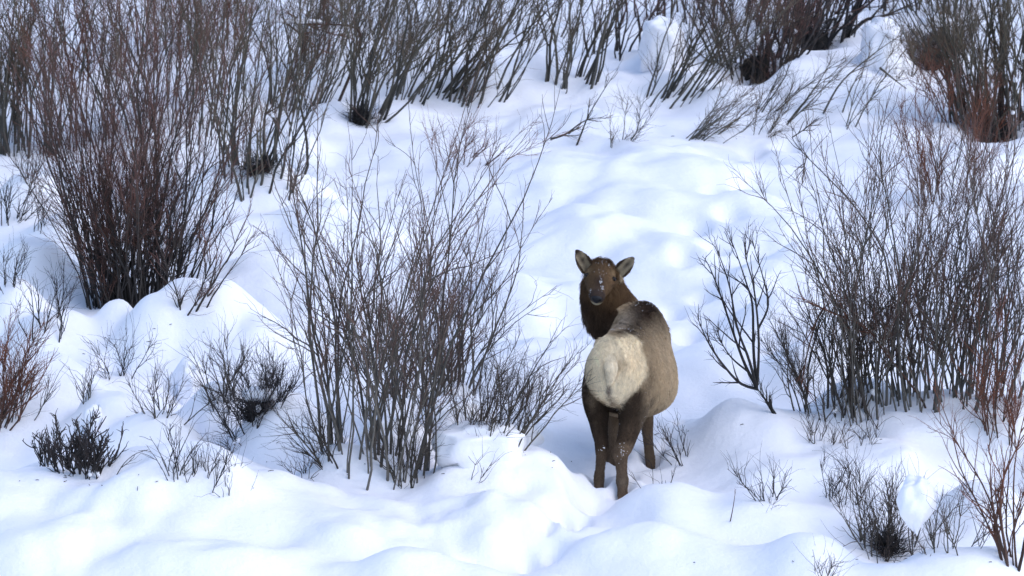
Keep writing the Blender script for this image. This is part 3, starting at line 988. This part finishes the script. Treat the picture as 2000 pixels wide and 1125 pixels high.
grains([(hp(.33, .010, .06), np.array([.005, .024, .012]), 20, .0022, .006), (hp(.40, .03, .05), np.array([.010, .02, .012]), 22, .0022, .004),
        (hp(.20, -.02, .09), np.array([.018, .03, .01]), 6, .0016, .010), (hp(.09, .02, .10), np.array([.045, .03, .01]), 22, .0016, .020),
        (hp(.25, .02, .08), np.array([.015, .03, .01]), 8, .0018, .008), (hp(.42, -.05, .0), np.array([.006, .02, .02]), 10, .002, .004),
        (np.array([.0, -.03, .33]), np.array([.018, .02, .03]), 26, .0024, .008), (np.array([-.15, .13, .33]), np.array([.015, .02, .015]), 9, .003, .008),
        (np.array([.05, .4, 1.23]), np.array([.06, .1, .02]), 26, .002, .03), (np.array([.05, .2, .6]), np.array([.08, .03, .14]), 24, .0015, .012),
        (np.array([.17, 1.0, 1.34]), np.array([.05, .05, .02]), 26, .0022, .045)])

# ------------------------------------------------------------------ shrubs and willows on the slope
def world_at(px, py, y):
    r = ray(px, py); t = (y - CAM[1]) / r[1]
    return CAM + r * t


def bush(label, base, n, rx, H, name='willow_bush', cat='bush', **k):
    bush.i += 1
    return make_shrub(name, label, cat, base, n, rx, H, seed=bush.i, **k)


bush.i = 0
OPEN = dict(nb=9, nt=58, blen=.36, tlen=.19, split=True)

# the three large willows
bush('tall dense dark willow with reddish tips, largest clump left of the bare willow', (262, 597), 108, 92, 760, ry=42, fan=13, bark='dark', r0=.0115, nb=8, nt=70, blen=.32, tlen=.24, hvar=.5, split=True, snowy=9, rt=.0014)
bush('short black inner stems packed round the base of the dense dark willow', (262, 596), 52, 88, 360, ry=40, fan=14, bark='black', r0=.013, nb=5, nt=16, hvar=.5, split=True)
bush('slanting side shoots at the right foot of the dense dark willow', (365, 597), 8, 22, 230, fan=13, lean=24, bark='dark', r0=.012, nb=7, nt=22, blen=.4, tlen=.2, split=True, rt=.0017)
bush('tall open bare willow with brown stems just left of the elk', (738, 892), 52, 122, 850, ry=95, fan=13, lean=2, bark='olive', r0=.0135, hvar=.45, **OPEN)
bush('short upright stems filling the middle of the bare willow left of the elk', (830, 790), 46, 95, 430, fan=11, bark='olive', r0=.011, hvar=.5, nb=6, nt=34, split=True)
bush('arching willow shoots leaning toward the elk', (945, 880), 30, 60, 290, fan=12, lean=17, bark='grey', r0=.010, hvar=.45, nb=6, nt=34, split=True)
bush('small bushy sprig in the snow hollow in front of the bare willow', (800, 948), 10, 26, 280, fan=13, bark='grey', r0=.010, hvar=.6, nb=5, nt=18, split=True)
bush('low twiggy shoots sweeping up beside the left foot of the bare willow', (665, 885), 12, 34, 150, fan=20, lean=-10, bark='grey', r0=.009, hvar=.5, nb=5, nt=18, split=True)
bush('wide thicket of upright grey willow stems filling the right edge', (1830, 782), 112, 185, 710, ry=70, fan=12, bark='olive', r0=.0115, nb=9, nt=56, blen=.36, tlen=.2, hvar=.5, split=True, snowy=3)
bush('dense lower willow stems at the left flank of the right thicket', (1635, 795), 30, 70, 320, fan=14, lean=-5, bark='grey', r0=.011, hvar=.5, nb=7, nt=40, split=True, snowy=4)
bush('bare slender reddish stems at the lower right corner', (1982, 1108), 9, 12, 430, fan=13, lean=-6, bark='red', r0=.014, hvar=.4, nb=9, nt=34, split=True)
bush('reddish twigs behind the corner stems at the right edge', (1960, 860), 16, 40, 330, fan=14, lean=-4, bark='red', r0=.008, hvar=.5, nb=6, nt=24, split=True)

bush('haze of fine orange twigs rising behind the right thicket', (1845, 400), 24, 70, 290, fan=14, bark='red', r0=.008, hvar=.5, nb=7, nt=40, rt=.0015, split=True)

# lower shrubs of the foreground
LOW = dict(name='low_shrub', cat='shrub')
bush('twiggy grey shrub under the hanging snow cap at lower right', (1735, 1086), 27, 66, 145, fan=20, bark='grey', r0=.007, nb=5, nt=15, mass=(24, 40), **LOW)
bush('sparse twigs right of the hanging snow cap at lower right', (1850, 1070), 11, 58, 135, fan=28, bark='grey', r0=.006, nb=5, nt=14, **LOW)
bush('small dark upright shrub with stubby twigs at lower left', (160, 920), 27, 44, 105, fan=15, bark='black', r0=.009, nb=7, nt=22, tlen=.07, blen=.3, rt=.004, snowy=4, **LOW)
bush('little dark outlying sprig left of the stubby dark shrub', (95, 912), 7, 16, 80, fan=13, bark='black', r0=.008, nb=6, nt=16, tlen=.06, blen=.3, rt=.004, **LOW)
bush('dark rounded shrub half buried in a snow well below the pillow', (497, 815), 32, 48, 100, fan=34, bark='black', r0=.007, nb=5, nt=18, mass=(30, 24), snowy=9, **LOW)
bush('grey branching shrub rising from the left lip of the snow well', (437, 785), 10, 20, 150, fan=16, bark='grey', r0=.010, nb=6, nt=22, **LOW)
bush('spreading twigs in front of the square snow block', (310, 815), 9, 24, 95, fan=30, bark='grey', r0=.007, nb=5, nt=14, **LOW)
bush('maroon twiggy bush cut off by the left edge', (-20, 835), 24, 28, 235, fan=18, lean=8, bark='red', r0=.008, nb=6, nt=22, **LOW)
bush('lower fringe of grey twigs at the left edge beneath the maroon bush', (20, 815), 11, 26, 120, fan=25, lean=16, bark='grey', r0=.007, nb=5, nt=16, **LOW)
bush('upright charcoal shoots on the snow bank left of the dense dark willow', (95, 640), 9, 38, 140, fan=13, bark='black', r0=.008, nb=5, nt=12, **LOW)
bush('short sprig in a small hollow below the dense dark willow', (236, 738), 7, 14, 95, fan=16, bark='black', r0=.006, nb=5, nt=14, **LOW)
bush('two thin forked stems between the maroon bush and the snow pillow', (170, 788), 4, 10, 85, fan=13, bark='grey', r0=.006, nb=4, nt=8, **LOW)
bush('bundle of straight thin stems on the foreground mound', (333, 930), 10, 22, 115, fan=9, bark='black', r0=.005, nb=2, nt=4, up=.02, **LOW)
bush('short bristly stems on the foreground mound right of the straight bundle', (400, 938), 11, 34, 78, fan=11, bark='black', r0=.0045, nb=3, nt=4, **LOW)
bush('tiny tuft of stubs at the right end of the foreground mound', (452, 925), 4, 8, 42, fan=15, bark='black', r0=.004, nb=2, nt=4, **LOW)
bush('tiny stubs lower on the right slope of the foreground mound', (452, 968), 4, 9, 26, fan=20, bark='black', r0=.0035, nb=1, nt=3, **LOW)
bush('little fan of bare twigs between the mound and bare willow', (598, 925), 5, 10, 55, fan=26, bark='grey', r0=.004, nb=3, nt=8, **LOW)
bush('two yellowish twigs poking through snow near the elk trail', (918, 935), 3, 12, 55, fan=18, lean=22, bark='olive', r0=.005, nb=2, nt=5, **LOW)
bush('bent dark twigs in the snow just right of the elk forefoot', (1352, 902), 6, 16, 80, fan=26, lean=-24, bark='black', r0=.006, nb=4, nt=10, **LOW)
bush('thin sprigs on the snow rim right of the elk hind legs', (1290, 945), 4, 22, 42, fan=15, lean=-14, bark='black', r0=.004, nb=1, nt=3, **LOW)
bush('short stiff twigs on the mound beneath the young forked willow', (1612, 862), 7, 18, 55, fan=31, bark='grey', r0=.005, nb=4, nt=8, **LOW)
bush('faint twigs on the mound right of the stiff twigs', (1680, 865), 5, 20, 44, fan=30, bark='grey', r0=.004, nb=3, nt=8, **LOW)
bush('thin forked sprig high on the right mound below the thicket', (1722, 846), 3, 16, 66, fan=18, lean=-12, bark='grey', r0=.004, nb=3, nt=8, **LOW)
bush('dark crooked sprig in a dimple of the right mound', (1505, 975), 6, 10, 72, fan=21, lean=-22, bark='black', r0=.006, nb=5, nt=12, **LOW)
bush('tall seed stalks left of the twiggy grey shrub', (1622, 975), 4, 9, 100, fan=8, bark='black', r0=.005, nb=5, nt=10, **LOW)
bush('curving stems between the seed stalks and twiggy grey shrub', (1658, 985), 7, 16, 84, fan=18, bark='black', r0=.005, nb=4, nt=10, **LOW)
bush('twig tips breaking the snow at the bottom edge', (1605, 1128), 6, 20, 48, fan=23, bark='grey', r0=.004, nb=3, nt=8, **LOW)
bush('dark sprigs on the upper left snow bank', (14, 432), 9, 16, 100, fan=13, bark='black', r0=.007, nb=5, nt=12, **LOW)
bush('slender sprig below the upper left snow bank', (72, 455), 4, 10, 105, fan=12, bark='black', r0=.006, nb=5, nt=12, **LOW)
bush('dark twigs at the left edge between bank and maroon bush', (12, 560), 7, 18, 90, fan=15, bark='black', r0=.006, nb=4, nt=10, **LOW)
bush('brownish sprig at the back of the upper left bank', (50, 362), 7, 22, 80, fan=16, bark='grey', r0=.005, nb=5, nt=14, **LOW)
bush('small dark tuft behind the young forked willow', (1528, 676), 7, 22, 44, fan=21, bark='black', r0=.005, nb=3, nt=6, **LOW)

# upper slope thickets
BK = dict(nb=5, nt=26, blen=.32, tlen=.24, rt=.0017)
bush('olive willow thicket in the upper left corner', (38, 292), 58, 92, 529, fan=9, bark='back', r0=.014, hvar=.3, **{**BK, 'nt': 44})
bush('straight brown willow stems behind the dense dark willow', (150, 285), 27, 98, 494, fan=11, bark='red', r0=.010, hvar=.3, **{**BK, 'nt': 44})
bush('tall willow stems standing directly behind the dense dark willow', (330, 250), 50, 125, 482, fan=12, bark='back', r0=.011, hvar=.3, **{**BK, 'nt': 44})
bush('grey willow rising behind the straight snow ledge', (510, 335), 40, 84, 494, fan=11, lean=5, bark='back', r0=.016, hvar=.4, mass=(28, 24), snowy=6, **BK)
bush('willow leaning right above the snow ledge', (590, 215), 27, 70, 379, fan=11, lean=20, bark='back', r0=.016, hvar=.4, **BK)
bush('leaning willow with brown leafy hollow at its foot', (706, 243), 21, 28, 436, fan=13, lean=19, bark='back', r0=.017, hvar=.4, mass=(18, 28), **BK)
bush('tilted willow stems above the bare willow', (805, 190), 30, 58, 379, fan=10, lean=24, bark='back', r0=.017, hvar=.4, **BK)
bush('tilted willow stems at the upper centre', (925, 195), 25, 56, 368, fan=10, lean=22, bark='back', r0=.016, hvar=.4, **BK)
bush('thin far willow stems at the top edge left of centre', (700, 60), 33, 98, 264, fan=10, lean=12, bark='back', r0=.011, **{**BK, 'nt': 44})
bush('thin far willow stems at the top edge near centre', (890, 55), 23, 112, 264, fan=10, lean=12, bark='back', r0=.014, **BK)
bush('far willow stems at the top edge above the dense dark willow', (420, 90), 36, 154, 299, fan=10, lean=3, bark='back', r0=.011, **{**BK, 'nt': 44})
bush('slanting dark willow on the rise at upper centre', (1112, 168), 21, 61, 345, fan=7, lean=17, bark='back', r0=.019, hvar=.25, **BK)
bush('group of dark trunks above the open slope', (1200, 110), 17, 58, 241, fan=9, lean=12, bark='dark', r0=.020, hvar=.25, **BK)
bush('strongly slanting willow beside the tall snow hummock', (1295, 197), 27, 64, 345, fan=8, lean=33, bark='back', r0=.014, hvar=.35, **BK)
bush('dark dense willow over a black snow well', (1480, 152), 71, 77, 345, fan=26, lean=2, bark='dark', r0=.016, hvar=.4, mass=(52, 80), snowy=7, **BK)
bush('black thick-stemmed willow at the top right of centre', (1590, 88), 47, 70, 299, fan=16, lean=6, bark='black', r0=.023, hvar=.3, mass=(50, 55), snowy=3, **BK)
bush('far dark willow stems filling the top edge right of centre', (1400, 35), 47, 154, 252, fan=12, lean=8, bark='dark', r0=.017, **BK)
bush('large grey willow cut off by the upper right corner', (1940, 264), 85, 86, 494, fan=13, lean=-5, bark='back', r0=.017, hvar=.3, mass=(56, 70), snowy=7, **BK)
bush('fine orange twigs at the foot of the upper right willow', (1890, 262), 25, 58, 170, fan=20, lean=-6, bark='red', r0=.006, nb=5, nt=22, rt=.002)
bush('small upright sprigs between the hummock and upper right willow', (1745, 132), 12, 40, 100, fan=14, bark='back', r0=.008, **BK)
bush('brown dome of matted stems under a snow cap', (1822, 120), 47, 53, 90, fan=40, bark='back', r0=.008, mass=(44, 60), **BK)
bush('far willow stems at the top right edge', (1800, 20), 30, 125, 229, fan=14, bark='dark', r0=.017, **BK)
bush('low branches sweeping right across the upper slope', (1345, 272), 13, 40, 150, fan=10, lean=44, bark='back', r0=.009, up=.02, **BK)
bush('small forked sprig sweeping right on the upper slope', (1478, 262), 6, 16, 90, fan=14, lean=30, bark='back', r0=.007, **BK)
bush('two long stems tilting steeply right below the black snow well', (1512, 240), 3, 14, 190, fan=6, lean=42, up=.01, bark='back', r0=.014, **BK)
bush('thin stems tilting right in front of the black snow well', (1470, 218), 5, 18, 150, fan=8, lean=40, up=.01, bark='back', r0=.009, **BK)
bush('long thin stems tilting right above the right thicket', (1640, 250), 4, 16, 229, fan=7, lean=24, up=.01, bark='back', r0=.009, **BK)
bush('pale twigs on the open slope at upper centre', (1195, 286), 5, 14, 90, fan=16, lean=34, bark='back', r0=.006, **BK)
bush('rusty twigs behind the bare willow', (880, 330), 10, 40, 110, fan=28, lean=16, bark='red', r0=.006, **BK)


bush('sparse far willow stems between the leaning willows', (690, 150), 26, 110, 300, fan=9, lean=16, bark='back', r0=.010, **{**BK, 'nt': 44})
bush('sparse far willow stems above the upper centre snow', (1000, 70), 18, 90, 240, fan=8, lean=18, bark='back', r0=.013, **BK)
bush('tangle of fine reddish twigs filling the slope above the snow ledge', (380, 190), 34, 190, 330, fan=12, lean=6, bark='red', r0=.008, nb=7, nt=56, blen=.34, tlen=.26, rt=.0016)
bush('tangle of fine brown twigs between the snow ledge and upper centre', (720, 130), 26, 150, 270, fan=13, lean=18, bark='back', r0=.008, nb=7, nt=50, blen=.34, tlen=.26, rt=.0016)
bush('thin reddish shoots behind the top of the dense dark willow', (250, 130), 16, 170, 330, fan=8, bark='red', r0=.012, **BK)


# plants with a distinct outline: stems drawn as lines with depth of their own
def sketched(name, label, cat, base, lines, bark, r0, nb, nt, blen=.3, tlen=.15, rt=.0018, spread=.5, up=.05):
    rng = np.random.default_rng(abs(hash_str(label)) % 99991)
    c = ground(*base)
    root = tag(empty(name, c), label, cat)
    for ln, w in lines:
        n = len(ln)
        dy = np.cumsum(rng.normal(0, .05, n)); dy -= dy[0]
        P = np.array([world_at(x, y, c[1] + d) for (x, y), d in zip(ln, dy)])
        P = resample(P, max(10, n * 3)) - c
        wood, tw = stem_parts(rng, P, r0 * w, .0015, nb, nt, blen, tlen, spread, up, .08, .2, rt=rt)
        v, f, g = merge(wood + tw)
        mesh_obj('stem', v, f, BARK[bark], root, attrs={'age': ('FLOAT', g)})
    return root


def hash_str(s):
    h = 7
    for ch in s: h = (h * 31 + ord(ch)) % 1000003
    return h


sketched('young_willow', 'young forked dark willow standing alone right of the elk', 'bush', (1512, 808), [
    ([(1516, 815), (1500, 788), (1478, 757)], 1.6),
    ([(1480, 760), (1445, 748), (1412, 712), (1385, 672), (1366, 630), (1362, 612)], 1.0),
    ([(1478, 757), (1455, 712), (1432, 650), (1405, 570), (1385, 520), (1372, 500)], 1.1),
    ([(1478, 757), (1462, 700), (1440, 640), (1425, 560), (1405, 500), (1387, 468)], 1.0),
    ([(1479, 752), (1472, 690), (1470, 600), (1460, 560), (1440, 500), (1425, 460)], 1.1),
    ([(1479, 752), (1482, 660), (1472, 560), (1456, 500), (1455, 452)], .9),
    ([(1460, 725), (1430, 700), (1410, 670), (1400, 640)], .6),
    ([(1482, 640), (1500, 600), (1495, 560), (1478, 500), (1466, 460)], .7)], 'black', .0125, 9, 34, .32, .13, .0019)
sketched('bare_branch', 'long crooked branch reaching left out of the right thicket', 'branch', (1700, 560), [
    ([(1738, 570), (1733, 530), (1720, 480), (1670, 405), (1620, 350), (1570, 300), (1548, 270), (1552, 245)], .9),
    ([(1575, 305), (1570, 330), (1567, 350)], .5), ([(1548, 268), (1575, 250), (1600, 230)], .5)], 'grey', .011, 6, 14, .3, .14, .0024)
sketched('bare_branch', 'bent branch with red bark crossing low through the right thicket', 'branch', (1790, 800), [
    ([(1808, 812), (1800, 780), (1730, 690), (1690, 640), (1610, 605), (1540, 565)], 1.), ([(1650, 620), (1600, 600), (1575, 590)], .7), ([(1610, 600), (1590, 640), (1570, 740), (1600, 800)], .8)], 'red', .010, 6, 12, .2, .14, .0022)
sketched('bare_branch', 'arched dead branch lying on the open slope at upper centre', 'branch', (1125, 285), [
    ([(1075, 272), (1105, 262), (1135, 240), (1160, 231), (1190, 232)], 1.), ([(1125, 288), (1135, 262), (1150, 225), (1180, 175), (1210, 130)], .9), ([(1110, 262), (1125, 252), (1140, 254)], .6)], 'back', .012, 5, 10, .25, .16, .0022)
sketched('bare_branch', 'dark curved boughs spreading over the upper right hummock', 'branch', (1665, 70), [
    ([(1660, 68), (1690, 40), (1730, 30), (1775, 10), (1800, -5)], 1.4), ([(1664, 75), (1656, 50), (1662, 28), (1680, 15), (1720, 12), (1760, -10)], 1.2), ([(1700, 38), (1720, 15), (1745, 0)], .8)], 'black', .020, 5, 8, .3, .2, .003)
sketched('bare_branch', 'snow-laden horizontal branch across the upper left willows', 'branch', (560, 200), [
    ([(655, 215), (690, 130), (705, 70), (680, 50), (620, 48), (560, 45), (520, 42), (470, 52)], 1.2), ([(560, 46), (585, 65), (610, 85), (640, 105)], .9), ([(600, 48), (630, 60), (680, 75)], .7)], 'red', .014, 6, 16, .3, .2, .0024)
sketched('bare_branch', 'straight pale stick lying on the upper right slope', 'branch', (1750, 170), [([(1718, 132), (1750, 158), (1785, 184)], 1.)], 'back', .013, 1, 2)
sketched('bare_branch', 'long thin branch slanting down from the brown dome', 'branch', (1610, 225), [
    ([(1608, 222), (1640, 165), (1690, 118), (1750, 75), (1800, 48)], 1.), ([(1640, 235), (1662, 175), (1690, 120)], .8)], 'back', .011, 5, 12, .2, .2, .002)
sketched('grass_stalk', 'single dry golden grass stalk on the smooth foreground snow', 'grass stalk', (1427, 1016), [([(1426, 1020), (1432, 990), (1437, 955)], .6)], 'red', .006, 0, 1)
sketched('bare_branch', 'thin curved dead twig arching from snow beside the dark shrub', 'branch', (228, 928), [([(227, 930), (240, 908), (262, 888), (290, 878)], .5)], 'grey', .006, 1, 3)


# ------------------------------------------------------------------ loose snow caps resting on shrubs
def snow_cap(label, px, py, w, h, depth, taper=0., seed=1, dy=0., name='snow_cap', cat='snow cap', bury=0., base=None):
    """a rounded lump: centre pixel, half width / half height in photo pixels, half depth in metres; taper > 0 narrows it downwards"""
    rng = np.random.default_rng(seed)
    g = ground(*base) if isinstance(base, tuple) else ground(px, base or py + h)
    c = world_at(px, py, g[1] + dy)
    s = ppm(c[1])
    v, f = blob((0, 0, 0), (1, 1, 1), rng, 40, 28, .24)
    v[:, :2] *= (1 - taper * np.clip(-v[:, 2:3], 0, 1) ** 1.3)
    v = np.sign(v) * np.abs(v) ** .9
    if bury:                                               # broad foot sunk into the snow below
        lo = np.clip(-v[:, 2:3], 0, 1)
        v[:, :2] *= 1 + .35 * lo
        v[:, 2:3] = np.where(v[:, 2:3] < 0, v[:, 2:3] * bury, v[:, 2:3])
    o = mesh_obj(name, v * np.array([w / s, depth, h / s]), f, SNOW)
    o.location = c
    return tag(o, label, cat)


snow_cap('large drooping cap of snow hanging over the twiggy grey shrub', 1790, 985, 37, 56, .16, .75, 1, .0, base=1094)
snow_cap('square block of snow left of the half buried shrub', 372, 742, 24, 34, .14, .1, 2, bury=2.6)
snow_cap('pointed cap of snow on the stubby dark shrub', 181, 818, 20, 26, .10, .2, 3)
snow_cap('smooth snow pillow at the left foot of the bare willow', 768, 850, 70, 34, .22, .1, 4, -.05, bury=2.6)
snow_cap('broad snow pillow at the right foot of the bare willow', 935, 855, 84, 30, .24, .1, 5, -.05, bury=2.6)
snow_cap('higher snow pillow deep inside the bare willow', 885, 798, 56, 22, .2, .1, 6, bury=2.6)
snow_cap('round snow pillow under the arching shoots', 1005, 846, 48, 20, .2, .1, 7, bury=2.6)
snow_cap('arched cap of snow over the brown dome', 1830, 40, 34, 13, .22, .0, 8, base=(1822, 120))
snow_cap('tall snow hummock between the slanting willows', 1292, 70, 38, 36, .3, -.2, 9, bury=2.6)
snow_cap('tall snow hummock beneath the dark curved boughs', 1722, 72, 36, 36, .3, -.2, 10, bury=2.6)
snow_cap('small rounded snow cap pressing on the half buried shrub', 505, 770, 34, 14, .12, .0, 21, base=(497, 815))
snow_cap('ridge of snow lying on the horizontal branch', 575, 41, 52, 5, .035, .0, 13, base=(560, 200))


# bits of bark, seed and leaf fallen on the snow under the willows
def debris(n=80, seed=77):
    rng = np.random.default_rng(seed)
    spots = [(255, 640, 160, 40), (760, 900, 190, 60), (1000, 880, 90, 40), (1700, 830, 230, 40), (1780, 1090, 160, 30), (480, 830, 90, 40), (170, 930, 110, 30), (1450, 260, 160, 40), (1930, 280, 80, 30)]
    pts = []
    for k in range(n):
        a = spots[rng.integers(len(spots))]
        g = ground(a[0] + rng.normal(0, a[2]), a[1] + abs(rng.normal(0, a[3] * .5)))
        pts.append((g[0], g[1], h1(g[0], g[1]) + .004))
    P = np.array(pts); m = len(P)
    d = rng.normal(size=(m, 3)) * np.array([1, 1, .15]); d /= np.linalg.norm(d, axis=1, keepdims=True)
    L = rng.uniform(.008, .05, m)[:, None]
    C = np.stack([P - d * L * .5, P + np.array([0, 0, .003]), P + d * L * .5], 1)
    v, q, g = tubes(C, np.tile(np.array([.002, .003, .0015]), (m, 1)), np.full((m, 3), .5), 4)
    tag(mesh_obj('fallen_bits', v, q, BARK['grey'], attrs={'age': ('FLOAT', g)}), 'scattered bits of bark and twig fallen on the snow', 'debris', kind='stuff')


debris()
